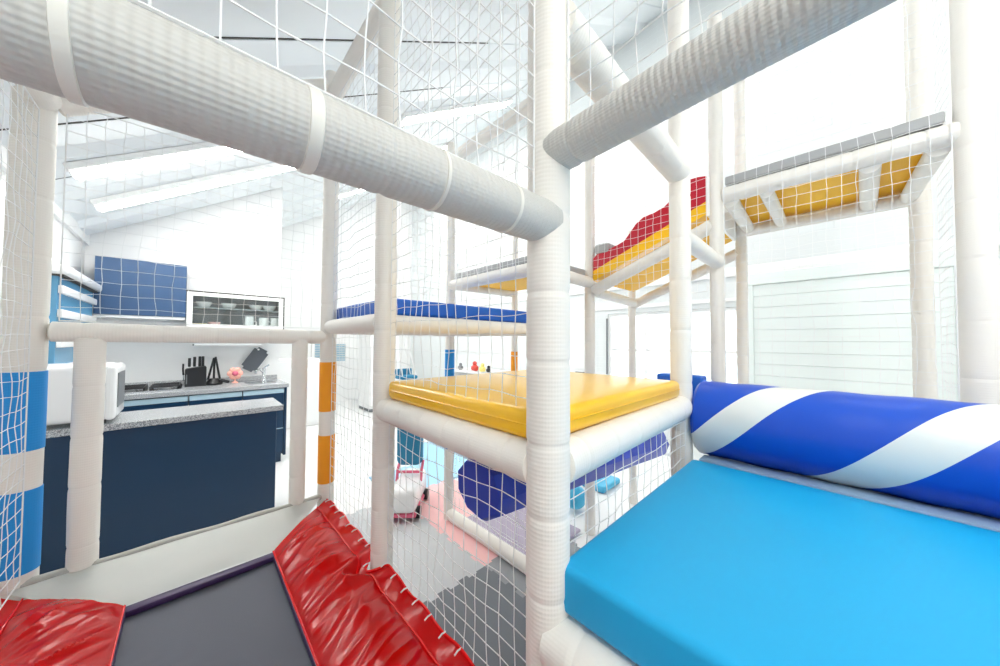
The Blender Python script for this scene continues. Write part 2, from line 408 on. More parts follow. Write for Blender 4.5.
beam((X3, 0.44, 2.238), (X3, -0.33, 2.238), 0.086, 'white padded beam along the front of the upper grey platform')
beam((X4, 0.45, 2.20), (X4, -0.29, 2.20), 0.08, 'white padded beam along the back of the upper grey platform')
beam((X3+0.02, 0.41, 2.205), (X4-0.02, 0.43, 2.205), 0.07, 'white crossbar under the upper platform at its left end')
beam((X3+0.02, 0.255, 2.205), (X4-0.02, 0.255, 2.205), 0.062, 'white crossbar under the upper platform, second from its left end')
beam((X3+0.02, -0.105, 2.205), (X4-0.02, -0.125, 2.205), 0.07, 'white crossbar under the upper platform, second from its right end')
beam((X3+0.02, -0.29, 2.205), (X4-0.02, -0.27, 2.205), 0.07, 'white crossbar under the upper platform at its right end')
beam((X3, 1.25, 1.79), (X3, 0.5, 2.08), 0.08, 'white padded beam sloping under the near side of the red slide')
beam((X4, 1.25, 1.74), (X4, 0.5, 2.05), 0.075, 'white padded beam sloping under the far side of the red slide')
beam((X3+0.02, 1.24, 1.775), (X4-0.02, 1.24, 1.75), 0.07, 'white crossbar under the low end of the red slide')

# ------------------------------------------------------------------ safety nets
def net(label, o, u, v, lu, lv, step=0.049, r=0.0012, sag=0.006):
    o, u, v = Vector(o), Vector(u).normalized(), Vector(v).normalized(); nrm = u.cross(v)
    nu, nv = max(1, round(lu/step)), max(1, round(lv/step)); du, dv = lu/nu, lv/nv
    sd = random.uniform(0, 50)
    def P(i, j):
        e = min(i, nu-i, 1.5)/1.5 if nu > 2 else 1; f = min(j, nv-j, 1.5)/1.5 if nv > 2 else 1; k = e*f
        n = noise.noise_vector((sd+i*0.35, sd+j*0.35, 3.1)); q = noise.noise_vector((sd+i*1.7, sd-j*1.3, 9.1))
        return o+u*(i*du+k*(n.x*sag*2+q.x*0.0035))+v*(j*dv+k*(n.y*sag*2+q.y*0.0035))+nrm*(k*n.z*sag*2)
    b = B()
    for j in range(1, nv):
        tube(b, [P(i, j) for i in range(nu+1)], r, 4)
    for i in range(1, nu):
        tube(b, [P(i, j) for j in range(nv+1)], r, 4)
    b2 = B()
    for q in ([P(i, 0) for i in range(nu+1)], [P(i, nv) for i in range(nu+1)], [P(0, j) for j in range(nv+1)], [P(nu, j) for j in range(nv+1)]):
        tube(b2, q, r*1.7, 5)
    t = obj('safety_net', b, M['net']); tag(t, label, 'net', 'white cord nets of the play frame')
    obj('border_rope', b2, M['net'], t)
    return t
Zu = (0, 0, 1); Yu = (0, 1, 0); Xu = (1, 0, 0)
net('white net between the middle post and the post at the red trampoline edge', (X1, Y0+0.05, 0.05), Yu, Zu, Y1-Y0-0.1, 2.9)
net('white net between the trampoline edge post and the orange banded post', (X1, Y1+0.045, 0.05), Yu, Zu, Y2-Y1-0.09, 2.7)
net('near white net above the long overhead beam', (-0.38, Y0, 1.715), Xu, Zu, X1+0.33, 0.95, r=0.0013)
net('near white net above the beam rising to the upper right', (X1, -0.6, 1.855), Yu, Zu, Y0+0.55, 1.3, r=0.0013)
net('white net above the rail in front of the kitchen', (-0.345, Y2, 1.475), Xu, Zu, X1+0.3, 0.80)
net('white net left of the blue banded post', (-0.395, 0.3, 0.6), Yu, Zu, 1.6, 1.6)
net('white net below the yellow mattress beside the cyan mattress', (X1+0.05, Y0, 0.85), Xu, Zu, X2-X1-0.1, 0.245)
net('white net in front of the upper grey platform', (X3-0.05, -0.31, 1.0), Yu, Zu, 0.74, 2.2)
net('white net in front of the red slide', (X3-0.045, 0.515, 1.7), Yu, Zu, 0.73, 1.0)
net('white net at the right end of the upper platform', (X3+0.05, -0.36, 1.0), Xu, Zu, X4-X3-0.1, 2.2, step=0.045)
net('white net behind the blue mat', (X1+0.05, Y2, 1.52), Xu, Zu, X2-X1-0.09, 1.2)
net('white net beside the grey middle platform', (X2, Y1+0.05, 1.86), Yu, Zu, 0.8, 1.0)
net('white net round the dark blue log at floor level', (X2, 1.3, 0.11), Yu, Zu, 0.8, 0.98)

# ------------------------------------------------------------------ mattresses
def cushion(b, x0, x1, y0, y1, z0, z1, r=0.02, puff=0.006, nx=18, ny=18):
    """soft slab with rounded edges and a slightly crowned top"""
    bx(b, x0, x1, y0, y1, z0, z1, r, 4)
    bmesh.ops.subdivide_edges(b, edges=[e for e in b.edges if e.calc_length() > 0.2], cuts=8, use_grid_fill=True)
    for v in b.verts:
        s = max(0, 1-((v.co.x-(x0+x1)/2)/((x1-x0)/2))**2)*max(0, 1-((v.co.y-(y0+y1)/2)/((y1-y0)/2))**2)
        if v.co.z > (z0+z1)/2: v.co.z += puff*s + 0.0015*noise.noise(v.co*7)
def slab(name, label, x0, x1, y0, y1, z0, z1, mk, r=0.018, seam=None, group=None, cat='mattress', puff=0.006):
    t = thing(name, label, cat, ((x0+x1)/2, (y0+y1)/2, z0), group)
    b = B(); hx, hy = (x1-x0)/2, (y1-y0)/2; cushion(b, -hx, hx, -hy, hy, 0, z1-z0, r, puff)
    obj('cover', b, M[mk], t, True)
    if seam:
        b = B(); e = 0.0012; zz = seam
        tube(b, [(-hx-e, -hy+r, zz), (-hx-e, hy-r, zz), (-hx+r, hy+e, zz), (hx-r, hy+e, zz), (hx+e, hy-r, zz), (hx+e, -hy+r, zz), (hx-r, -hy-e, zz), (-hx+r, -hy-e, zz), (-hx-e, -hy+r, zz)], 0.0022, 6)
        obj('piping', b, M[mk], t, True)
    return t
slab('mattress', 'shiny yellow mattress on the middle deck', X1-0.015, 1.42, Y0+0.005, Y1-0.06, 1.188, 1.256, 'yellow', 0.02, 0.036)
slab('mattress', 'large cyan blue mattress in the right foreground', X1-0.004, 1.435, -1.1, 0.408, 0.858, 0.956, 'cyan', 0.016, puff=0.008)
slab('mattress', 'dark blue thin mat on the deck behind the trampoline edge post', X1+0.02, X2-0.03, Y1+0.03, Y2-0.03, 1.517, 1.588, 'blue', 0.014)
slab('mattress', 'grey mat on the middle platform beyond the blue mat', X2+0.012, X3-0.04, 1.30, 2.10, 1.895, 1.947, 'grey_vinyl', 0.010, puff=0.003)
t = slab('mattress', 'grey mat on the upper platform at right', X3-0.03, X4, -0.30, 0.43, 2.284, 2.33, 'grey_vinyl', 0.008, puff=0.003)
b = B(); bx(b, X3+0.03, X4+0.02, -0.31, 0.42, 2.246, 2.283, 0.003)
tag(obj('deck_board', b, M['yellow_board']), 'yellow board under the grey mat of the upper platform', 'deck board')
b = B(); bx(b, X2+0.03, X3-0.03, 1.28, 2.08, 1.865, 1.894, 0.003)
tag(obj('deck_board', b, M['yellow_board']), 'yellow board under the grey mat of the middle platform', 'deck board')
b = B(); bx(b, X1+0.04, X2-0.04, 1.28, 1.93, 1.49, 1.516, 0.003)
tag(obj('deck_board', b, mat('cream_board', (236, 224, 200), 0.5)), 'cream board under the dark blue mat', 'deck board')
b = B(); bx(b, X1+0.04, X2-0.04, 0.47, 1.21, 1.15, 1.187, 0.003)
tag(obj('deck_board', b, M['yellow_board']), 'yellow board under the shiny yellow mattress', 'deck board')

# striped roller
t = thing('foam_roller', 'big blue foam roller with spiral white stripes behind the cyan mattress', 'roller', (1.60, 0.0, 1.092))
b = B(); R = 0.152; L0, L1 = -1.15, 0.419; prof = [(0.0001, L0), (R*0.9, L0), (R, L0+0.015)]
n = 40
prof += [(R+0.0015*math.sin(i*1.3), L0+0.015+(L1-L0-0.03)*i/n) for i in range(1, n)]
prof += [(R, L1-0.012), (R*0.93, L1), (0.0001, L1)]
ring_loft(b, [[(r*math.sin(2*PI*i/64), y, r*math.cos(2*PI*i/64)) for i in range(64)] for r, y in prof])
obj('cover', b, M['roller'], t, True)
b = B(); bx(b, 1.445, 1.74, -1.1, 0.39, 0.855, 0.936, 0.006); bx(b, 1.455, 1.53, -1.1, 0.39, 0.934, 0.953, 0.006)
tag(obj('foam_bolster', b, mat('pale_blue_grey_vinyl', (150, 178, 206), 0.4), None, True), 'pale blue grey foam strip under the striped roller', 'foam bolster')
slab('foam_pad', 'small blue pad peeping out behind the striped roller', 2.02, 2.12, 0.52, 0.76, 0.95, 1.222, 'blue', 0.012, cat='pad')

# red wavy slide
t = thing('slide', 'crimson wavy slide with yellow sides rising to the upper platform', 'slide', (X3+0.003, 0.509, 1.8))
def zs_lo(y): return 1.925+(1.24-y)/0.74*0.30
top = [(1.235, 2.02), (1.20, 2.052), (1.12, 2.065), (1.04, 2.085), (1.00, 2.10), (0.965, 2.14), (0.92, 2.195), (0.87, 2.228), (0.80, 2.238), (0.74, 2.258), (0.70, 2.29), (0.64, 2.345), (0.60, 2.38), (0.55, 2.378), (0.51, 2.37)]
b = B(); pts = top+[(0.51, zs_lo(0.51)), (0.9, zs_lo(0.9)), (1.235, zs_lo(1.235))]
prism(b, [(y-0.5, z-1.8) for y, z in pts], 'x', -0.03, X4-X3-0.02); obj('slide_bed', b, M['slide_red'], t)
b = B(); pts = [(1.235, zs_lo(1.235)), (0.51, zs_lo(0.51)), (0.51, zs_lo(0.51)-0.075), (1.235, zs_lo(1.235)-0.075)]
prism(b, [(y-0.5, z-1.8-0.001) for y, z in pts], 'x', -0.035, 0.03); obj('side_board', b, M['yellow'], t)
b = B(); pts = [(1.235, zs_lo(1.235)-0.03), (0.51, zs_lo(0.51)-0.03), (0.51, zs_lo(0.51)-0.075), (1.235, zs_lo(1.235)-0.075)]
prism(b, [(y-0.5, z-1.8-0.001) for y, z in pts], 'x', 0.031, X4-X3-0.02); obj('bottom_board', b, M['yellow_board'], t)
b = B(); bx(b, -0.03, X4-X3-0.02, -0.006, 0.009, zs_lo(0.5)-1.8-0.09, 2.362-1.8, 0.003); obj('end_board', b, M['white'], t)['label'] = 'white board closing the top end'
slab('foam_pad', 'grey pad at the foot of the crimson slide', 2.12, 2.6, 1.12, 1.232, 2.048, 2.118, 'grey_vinyl', 0.02, cat='pad', puff=0)

# dark blue log and light blue toys under the yellow deck
t = thing('foam_log', 'dark blue faceted foam log hung under the yellow deck', 'foam log', (0.87, 1.045, 0.0))
b = B(); pr = []
for i in range(9):
    a = 2*PI*i/9+0.3; pr.append((0.152*math.cos(a), 0.80+0.125*math.sin(a)*(1+0.05*math.cos(2*i))))
rg = [[(0, y*0.9, 0.80+(z-0.80)*0.9) for y, z in pr]] + [[(x, y*(1+0.02*math.sin(x*9)), z) for y, z in pr] for x in (0.025, 0.3, 0.6, 0.9, 1.2, 1.5, 1.75)] + [[(1.78, y*0.9, 0.80+(z-0.80)*0.9) for y, z in pr]]
ring_loft(b, [[(x, y, z-0.095*x) for x, y, z in r] for r in rg]); obj('cover', b, M['navy_foam'], t, True)
for xx in (0.22, 1.1):
    b = B(); bx(b, xx-0.02, xx+0.02, -0.012, -0.006, 0.90-0.095*xx, 1.149, 0.001); obj('hanging_strap', b, M['navy_foam'], t)
b = B(); bmesh.ops.create_icosphere(b, subdivisions=4, radius=0.095)
tag(obj('play_ball', b, M['lightblue'], None, True, (2.36, 1.55, 0.11)), 'light blue ball on the floor seen just right of the middle post', 'ball')
slab('foam_pad', 'light blue low pad seen through the net below the yellow deck', 2.78, 3.12, 1.52, 1.76, 0.002, 0.06, 'lightblue', 0.02, cat='pad')
slab('foam_pad', 'lilac grey sheet in place of net shadow on the floor under the dark blue log', 1.56, 2.1, 1.33, 2.03, 0.0145, 0.035, 'lilac', 0.006, cat='pad', puff=0)  # thin sheet coloured like the net shadow on the white floor

# ------------------------------------------------------------------ trampoline
ZT = 0.56
t = thing('trampoline', 'square trampoline with dark grey jumping mat and red padded edges', 'trampoline', (0.06, 1.2, 0))
def local(p): return (p[0]-0.06, p[1]-1.2, p[2])
XA, XB, YE = -0.135, 0.262, 1.60     # edges of the jumping mat
b = B(); nx, ny = 14, 60
g = [[b.verts.new(local((XA-0.05+(XB-XA+0.10)*i/nx, -0.4+(YE+0.43)*j/ny, ZT-0.035-0.006*math.sin(PI*i/nx)))) for i in range(nx+1)] for j in range(ny+1)]
for j in range(ny):
    for i in range(nx): b.faces.new((g[j][i], g[j][i+1], g[j+1][i+1], g[j+1][i]))
o = obj('jumping_mat', b, M['jump'], t, True)
o['label'] = 'dark grey woven jumping mat'
for nm, pts in (('webbing', [(XA-0.01, YE-0.008), (XB+0.012, YE-0.008)]), ('webbing', [(XB+0.001, YE-0.01), (XB+0.001, -0.35)]), ('webbing', [(XA-0.001, YE-0.01), (XA-0.001, -0.35)])):
    b = B(); (ax, ay), (cx, cy) = pts
    if ay == cy: bx(b, ax-0.06, cx-0.06, ay-0.020-1.2, ay+0.018-1.2, ZT-0.036, ZT-0.014, 0.007)
    else: bx(b, ax-0.006-0.06, ax+0.006-0.06, cy-1.2, ay-1.2, ZT-0.034, ZT-0.012, 0.004)
    obj(nm, b, M['purple'], t, True)['label'] = 'purple webbing edge'
b = B()
bx(b, -0.34, 0.50, -0.4, -0.36, 0.45, 0.51); bx(b, -0.36, -0.32, -0.4, 1.9, 0.45, 0.51); bx(b, 0.47, 0.51, -0.4, 1.9, 0.45, 0.51); bx(b, -0.34, 0.5, 1.86, 1.9, 0.45, 0.51)
for x in (-0.34, 0.49):
    for y in (-0.38, 0.8, 1.88): bx(b, x-0.02, x+0.02, y-0.02, y+0.02, 0.0, 0.46)
for v in b.verts: v.co -= Vector((0.06, 1.2, 0))
obj('steel_frame', b, M['grey'], t)
# white cloth apron on the kitchen side, from the raised rim down to the mat
b = B(); nu, nv = 40, 14; g = []
for j in range(nv+1):
    f = j/nv; row = []
    xl = -0.435+(XA+0.435)*f; xr = 0.525+(XB-0.525)*f; y = 1.925+(YE+0.005-1.925)*f
    for i in range(nu+1):
        s = i/nu; x = xl+(xr-xl)*s
        z = ZT+0.012-0.022*f-0.014*math.sin(PI*f)+0.004*noise.noise((x*6, y*3, 0))+0.003*math.sin(3*PI*s)*math.sin(PI*f)
        row.append(b.verts.new(local((x, y, z))))
    g.append(row)
for j in range(nv):
    for i in range(nu): b.faces.new((g[j][i], g[j][i+1], g[j+1][i+1], g[j+1][i]))
bmesh.ops.solidify(b, geom=b.faces[:], thickness=0.006)
obj('edge_apron', b, M['cloth'], t, True)['label'] = 'white vinyl apron on the kitchen side'
b = B(); tube(b, [local((-0.41+0.935*i/20, 1.935, ZT+0.008+0.003*math.sin(i))) for i in range(21)], 0.016, 10)
obj('apron_rim', b, M['grey_hem'], t, True)['label'] = 'grey rolled rim of the white apron'
# red pads
def red_pad(x_in, x_out, y_far_in, y_far_out, notch, sd, label):
    b = B(); nu, nv = 48, 300; g = []
    sg = 1 if x_out > x_in else -1; wd = abs(x_out-x_in)
    for j in range(nv+1):
        f = j/nv; row = []
        for i in range(nu+1):
            s = i/nu
            yf = y_far_in+(y_far_out-y_far_in)*s
            y = yf+(0.15-yf)*f
            x = x_in+(x_out-x_in)*s
            # folds fan out from the lacing points on the outer edge
            q = y-0.16*s if sg > 0 else y+0.20*s
            n1 = noise.noise((sd, q*4.0, s*0.7)); n2 = noise.noise((sd+7, q*8.5, s*1.3)); n3 = noise.noise((sd+3, q*19, s*2.0))
            fold = 0.020*(0.5+1.2*n1)*(0.4+0.6*s)+0.020*max(0, 1-abs(n2)*2.0)**2.5+0.007*max(0, 1-abs(n3)*2.2)**2
            env = math.sin(PI*min(1, s/0.8))**0.5 if s < 0.8 else 0.0
            z = ZT-0.012+0.030*math.sin(PI*min(1, s/0.82))+fold*(max(0, env)*0.75+0.08)
            if s > 0.8:                       # flat hem outside the stitched seam
                h = (s-0.8)/0.2; z += 0.018*h+0.006*math.sin(y*34+sd)*h
            for ny in notch:                  # drawn in round the post
                q = math.exp(-((y-ny)/0.035)**2); x -= sg*q*0.055*s**3; z -= q*0.02*s**2
                z += 0.014*math.exp(-((y-ny+0.075)/0.03)**2)*s+0.014*math.exp(-((y-ny-0.075)/0.03)**2)*s
            edge = min(1, f*nv/22); z = ZT-0.012+(z-ZT+0.012)*(0.35+0.65*edge)
            row.append(b.verts.new(local((x, y, z))))
        g.append(row)
    for j in range(nv):
        for i in range(nu): b.faces.new((g[j][i], g[j][i+1], g[j+1][i+1], g[j+1][i]))
    pts_seam = [g[j][int(nu*0.8)].co.copy()+Vector((0, 0, 0.004)) for j in range(0, nv+1, 2)]
    pts_edge = [g[j][nu].co.copy()+Vector((0, 0, 0.003)) for j in range(0, nv+1, 2)]
    pts_in = [g[j][0].co.copy()+Vector((0, 0, 0.001)) for j in range(0, nv+1, 2)]
    loops = [g[j][int(nu*0.93)].co.copy() for j in range(8, nv, 13)]
    bmesh.ops.solidify(b, geom=b.faces[:], thickness=-0.012)
    o = obj('edge_pad', b, M['red'], t, True); o['label'] = label
    b = B(); tube(b, pts_seam, 0.0028, 6); tube(b, pts_edge, 0.004, 6); tube(b, pts_in, 0.003, 6); obj('piping', b, M['red'], o, True)
    if sg > 0:
        for p in loops:
            b = B(); tube(b, [p+Vector((0.0, 0, 0.013)), p+Vector((0.012, 0.002, 0.016)), p+Vector((0.026, 0.004, 0.014))], 0.0022, 6)
            obj('lacing_loop', b, M['net'], o)['label'] = 'white lacing loop'
red_pad(XB, 0.548, YE+0.005, 1.93, [1.235, 0.45], 2.0, 'wrinkled red vinyl pad along the post side')
red_pad(XA, -0.445, YE+0.005, 1.93, [], 11.0, 'wrinkled red vinyl pad at the far left edge')

# ------------------------------------------------------------------ puzzle floor tiles
def tile(x0, x1, y0, y1, mk, label, z=0.0):
    T = 0.6/9; a = 0.012
    def sq(s):
        k = math.floor(s/T); return a if k % 2 else -a
    def edge(s0, s1):
        out = []; n = round((s1-s0)/T)
        for k in range(n):
            p0, p1 = s0+k*(s1-s0)/n, s0+(k+1)*(s1-s0)/n; o = sq((p0+p1)/2)
            fl = 0.006 if o > 0 else -0.006
            out += [(p0-fl*0.5, o), (p1+fl*0.5, o)]
        out = [(p, 0.0 if i < 2 or i >= 2*n-2 else o) for i, (p, o) in enumerate(out)]; out[0] = (s0, out[0][1]); out[-1] = (s1, out[-1][1]); return out
    pts = [(s, y0+o) for s, o in edge(x0, x1)][:-1]+[(x1+o, s) for s, o in edge(y0, y1)][:-1]
    pts += [(s, y1+o) for s, o in reversed(edge(x0, x1))][:-1]+[(x0+o, s) for s, o in reversed(edge(y0, y1))][:-1]
    b = B(); cx, cy = (x0+x1)/2, (y0+y1)/2
    vs = [b.verts.new((x-cx, y-cy, 0.002)) for x, y in pts]; f = b.faces.new(vs)
    r = bmesh.ops.extrude_face_region(b, geom=[f])
    for v in [e for e in r['geom'] if isinstance(e, bmesh.types.BMVert)]: v.co.z = 0.014
    tag(obj('foam_tile', b, M[mk], None, False, (cx, cy, 0)), label, 'floor tile', 'interlocking foam floor tiles')
g6 = 0.6
GX = [0.75-0.6, 0.75, 1.35, 1.95, 2.55]; GY = [0.34, 0.94, 1.54, 2.14, 2.74, 3.34]
tile(0.75, 1.35, 0.94, 1.54, 'tile_dark', 'dark grey foam tile on the floor nearest the middle post')
tile(0.15, 0.75, 0.94, 1.54, 'tile_dark', 'dark grey foam tile under the trampoline edge')
tile(1.35, 1.95, 0.94, 1.54, 'tile_mid', 'mid grey foam tile touching the floor beam and the pink tile')
tile(0.75, 1.35, 1.54, 2.14, 'tile_light', 'light grey foam tile between the dark grey and pink tiles')
tile(0.75, 1.35, 2.14, 2.74, 'tile_light', 'light grey foam tile under the white and teal toy')
tile(1.35, 1.95, 1.54, 2.14, 'tile_pink', 'pink foam tile along the floor beam')
tile(1.35, 1.95, 2.14, 2.74, 'tile_pink', 'pale pink foam tile next to the light blue tile')
tile(1.35, 1.95, 2.74, 3.34, 'tile_blue', 'light blue foam tile behind the pink tiles, nearer one')
tile(1.95, 2.55, 2.74, 3.34, 'tile_blue', 'light blue foam tile behind the blue banded slim post')
tile(1.95, 2.55, 3.34, 3.94, 'tile_blue', 'light blue foam tile farthest from the trampoline')

# white and pink ride-on toy with teal back
t = thing('ride_on_toy', 'white and pink wheeled toy with a teal padded back, beyond the net', 'toy', (1.36, 2.52, 0.014))
t.rotation_euler = (0, 0, math.radians(48))
b = B(); bx(b, -0.26, 0.22, -0.11, 0.11, 0.06, 0.25, 0.05, 4); obj('body', b, M['white_gloss'], t, True)
b = B(); bx(b, -0.25, 0.21, -0.112, 0.112, 0.035, 0.062, 0.01); obj('bumper', b, M['rose'], t, True)['label'] = 'pink lower trim'
b = B(); bx(b, 0.0, 0.12, -0.10, 0.12, 0.33, 0.74, 0.055, 5); obj('backrest', b, M['teal'], t, True)['label'] = 'teal padded back'
b = B(); tube(b, [(-0.02, -0.1, 0.22), (0.0, -0.1, 0.30), (0.07, -0.1, 0.36)], 0.012); tube(b, [(-0.02, 0.1, 0.22), (0.0, 0.1, 0.30), (0.07, 0.1, 0.36)], 0.012); tube(b, [(0, -0.1, 0.29), (0, 0.1, 0.29)], 0.012)
obj('support_bar', b, M['rose'], t, True)['label'] = 'pink support bars'
for x in (-0.17, 0.13):
    for y in (-0.115, 0.115):
        b = B(); ring_loft(b, [[(x+0.045*math.cos(2*PI*i/20), y+d, 0.045+0.045*math.sin(2*PI*i/20)) for i in range(20)] for d in (-0.016, 0.016)])
        obj('wheel', b, M['black'], t, True)
# teal swing seat further back
t = thing('swing_seat', 'small teal swing seat on slanting white cords near the yellow mattress', 'swing', (1.93, 3.68, 0.0))
b = B(); bx(b, -0.11, 0.11, -0.09, 0.09, 0.94, 0.985, 0.02, 3); bx(b, -0.11, 0.11, 0.07, 0.09, 0.98, 1.06, 0.008); obj('seat', b, M['teal'], t, True)
b = B()
for x, y in ((-0.09, -0.07), (0.09, -0.07), (-0.09, 0.07), (0.09, 0.07)): tube(b, [(x, y, 0.98), (-0.12+x*0.3, y*0.3+0.02, 1.75), (-0.12, 0.02, ceil_z(1.81)-0.06)], 0.007, 6)
obj('cord', b, M['white'], t)

# ------------------------------------------------------------------ kitchen
# island
t = thing('kitchen_island', 'navy kitchen island with grey stone top behind the white rail', 'island', (-0.05, 3.24, 0))
b = B(); bx(b, -0.66, 0.555, -0.17, 0.20, 0.10, 0.86, 0.003); obj('body', b, M['navy'], t)
b = B(); bx(b, -0.62, 0.53, -0.14, 0.18, 0.0, 0.10); obj('plinth', b, M['navy'], t)
b = B(); bx(b, -0.68, 0.59, -0.22, 0.23, 0.86, 0.90, 0.004); obj('worktop', b, M['stone'], t)
# back run: three drawer units and one continuous worktop
def unit(x0, x1, label):
    t = thing('base_cabinet', label, 'cabinet', ((x0+x1)/2, 4.75, 0), 'navy base cabinets of the back counter')
    h = (x1-x0)/2
    b = B(); bx(b, -h, h, -0.28, 0.28, 0.10, 0.86); obj('carcass', b, M['navy'], t)
    b = B(); bx(b, -h+0.01, h-0.01, -0.24, 0.26, 0.0, 0.10); obj('plinth', b, M['navy'], t)
    for z0, z1 in ((0.66, 0.80), (0.40, 0.65), (0.12, 0.39)):
        b = B(); bx(b, -h+0.003, h-0.003, -0.30, -0.281, z0, z1, 0.003); d = obj('drawer', b, M['navy'], t)
        b = B(); bx(b, -h+0.003, h-0.003, -0.304, -0.28, z1+0.001, z1+(0.05 if z0 > 0.6 else 0.008), 0.002); obj('grip_profile', b, M['strip'], d)['label'] = 'pale grip strip'
unit(-0.75, -0.002, 'navy drawer unit under the gas hob')
unit(0.002, 0.418, 'navy drawer unit below the knife block')
unit(0.422, 0.80, 'navy drawer unit at the sink end of the counter')
b = B(); bx(b, 0.803, 0.828, 4.46, 5.03, 0.08, 0.86, 0.002)
tag(obj('end_panel', b, M['navy']), 'navy panel closing the end of the back counter', 'panel')
t = thing('worktop', 'long grey stone worktop along the kitchen wall', 'worktop', (0.04, 4.73, 0.86))
b = B(); bx(b, -0.79, 0.80, -0.30, 0.30, 0.001, 0.045, 0.004); obj('slab', b, M['stone'], t)
b = B(); bx(b, -0.79, 0.78, 0.29, 0.31, 0.046, 0.10, 0.003); obj('upstand', b, M['stone'], t)
b = B(); bx(b, 0.43, 0.71, -0.14, 0.14, 0.0455, 0.049, 0.002); obj('sink_rim', b, M['chrome'], t)
# hob
t = thing('gas_hob', 'steel gas hob with black pan supports on the back worktop', 'hob', (-0.26, 4.74, 0.905))
b = B(); bx(b, -0.27, 0.21, -0.2, 0.2, 0.001, 0.012, 0.004); obj('plate', b, M['chrome'], t)
for cx in (-0.15, 0.09):
    b = B()
    for x in (-0.1, 0.1): bx(b, cx+x-0.006, cx+x+0.006, -0.17, 0.17, 0.012, 0.045, 0.003)
    for y in (-0.17, -0.06, 0.06, 0.17): bx(b, cx-0.1, cx+0.1, y-0.006, y+0.006, 0.034, 0.045, 0.003)
    obj('pan_support', b, M['black'], t)
    for y in (-0.1, 0.1):
        b = B(); lathe(b, [(0.04, 0.012), (0.04, 0.022), (0.028, 0.026), (0.028, 0.032), (0.001, 0.033)], 20, cx, y); obj('burner', b, M['grey'], t, True)
for k in range(4):
    b = B(); lathe(b, [(0.016, 0.012), (0.014, 0.03), (0.001, 0.031)], 14, 0.19, -0.14+k*0.09); obj('knob', b, M['black'], t, True)
# knife block and knives
t = thing('knife_block', 'black knife block on the back worktop', 'knife block', (0.05, 4.84, 0.905))
b = B(); prism(b, [(-0.085, 0.0), (0.085, 0.0), (0.085, 0.20), (0.075, 0.215), (-0.075, 0.19), (-0.085, 0.18)], 'y', -0.06, 0.06); obj('body', b, M['black'], t)
b = B(); bx(b, -0.076, -0.066, -0.064, -0.0605, 0.03, 0.13); obj('badge', b, M['grey'], t)
for (x, h, lab) in ((-0.052, 0.098, 'black knife handle, leftmost in the block'), (-0.012, 0.11, 'black knife handle, second from left in the block'), (0.030, 0.115, 'black knife handle, third from left in the block'), (0.055, 0.115, 'black knife handle, rightmost in the block')):
    k = thing('knife', lab, 'knife', (0.05+x, 4.84, 0.905+0.205), 'knives in the knife block')
    b = B(); bx(b, -0.012, 0.012, -0.013, 0.013, 0.004, h, 0.005, 3); obj('handle', b, M['black'], k, True)
    b = B(); bx(b, -0.0015, 0.0015, -0.018, 0.018, -0.15, 0.004); obj('blade', b, M['chrome'], k)
t = thing('scissors', 'black kitchen scissors hanging at the side of the knife block', 'scissors', (-0.045, 4.81, 1.03))
b = B(); tube(b, [(0.0, 0, 0.0), (-0.005, 0, 0.06), (-0.004, 0, 0.12)], 0.008); obj('handle', b, M['black'], t, True)
b = B(); bx(b, -0.004, 0.006, -0.004, 0.004, -0.06, 0.0); obj('blade', b, M['chrome'], t)
# utensils
t = thing('utensil_stand', 'black tripod of cooking utensils beside the knife block', 'utensils', (0.20, 4.84, 0.905))
b = B(); lathe(b, [(0.075, 0.001), (0.078, 0.02), (0.05, 0.05), (0.035, 0.07), (0.001, 0.072)], 20); obj('base', b, M['black'], t, True)
for a, c in (((-0.05, 0.0, 0.06), (-0.004, 0, 0.30)), ((0.05, 0.0, 0.06), (0.008, 0, 0.31)), ((0.0, 0.03, 0.06), (0.0, 0.01, 0.29))):
    b = B(); tube(b, [a, c], 0.010, 8); obj('utensil_handle', b, M['black'], t, True)
b = B(); tube(b, [(0.05, -0.02, 0.05), (0.13, -0.02, 0.02)], 0.016); obj('spoon_head', b, M['black'], t, True)
# peach pink flower shaped holder
t = thing('sponge_holder', 'small peach pink flower shaped holder on the worktop', 'holder', (0.385, 4.86, 0.905))
b = B(); lathe(b, [(0.03, 0.001), (0.03, 0.01), (0.008, 0.02), (0.008, 0.06)], 16); obj('foot', b, M['pink'], t, True)
for k in range(6):
    b = B(); bmesh.ops.create_icosphere(b, subdivisions=2, radius=0.034)
    for v in b.verts: v.co.y *= 0.5; v.co += Vector((0.042*math.cos(k*PI/3), 0, 0.112+0.042*math.sin(k*PI/3)))
    obj('petal', b, M['pink'], t, True)
b = B(); bmesh.ops.create_icosphere(b, subdivisions=2, radius=0.03)
for v in b.verts: v.co += Vector((0, -0.012, 0.112))
obj('flower_centre', b, M['rose'], t, True)
# chopping board tilted on the wall
t = thing('chopping_board', 'dark grey chopping board hanging askew on the kitchen wall', 'chopping board', (0.585, 5.0, 1.165)); t.rotation_euler = (0, math.radians(32), 0)
b = B(); bx(b, -0.082, 0.082, -0.006, 0.006, -0.15, 0.15, 0.0); bmesh.ops.bevel(b, geom=[e for e in b.edges if abs(e.verts[0].co.y-e.verts[1].co.y) > 0.005], offset=0.03, segments=5, affect='EDGES')
obj('board', b, mat('dark_grey_board', (92, 98, 106), 0.5), t)
b = B(); lathe(b, [(0.012, 0), (0.012, 0.003), (0.008, 0.004)], 14)
for v in b.verts: v.co = (v.co.x-0.04, -0.006-v.co.z, v.co.y+0.12)
obj('hole_ring', b, M['white'], t)
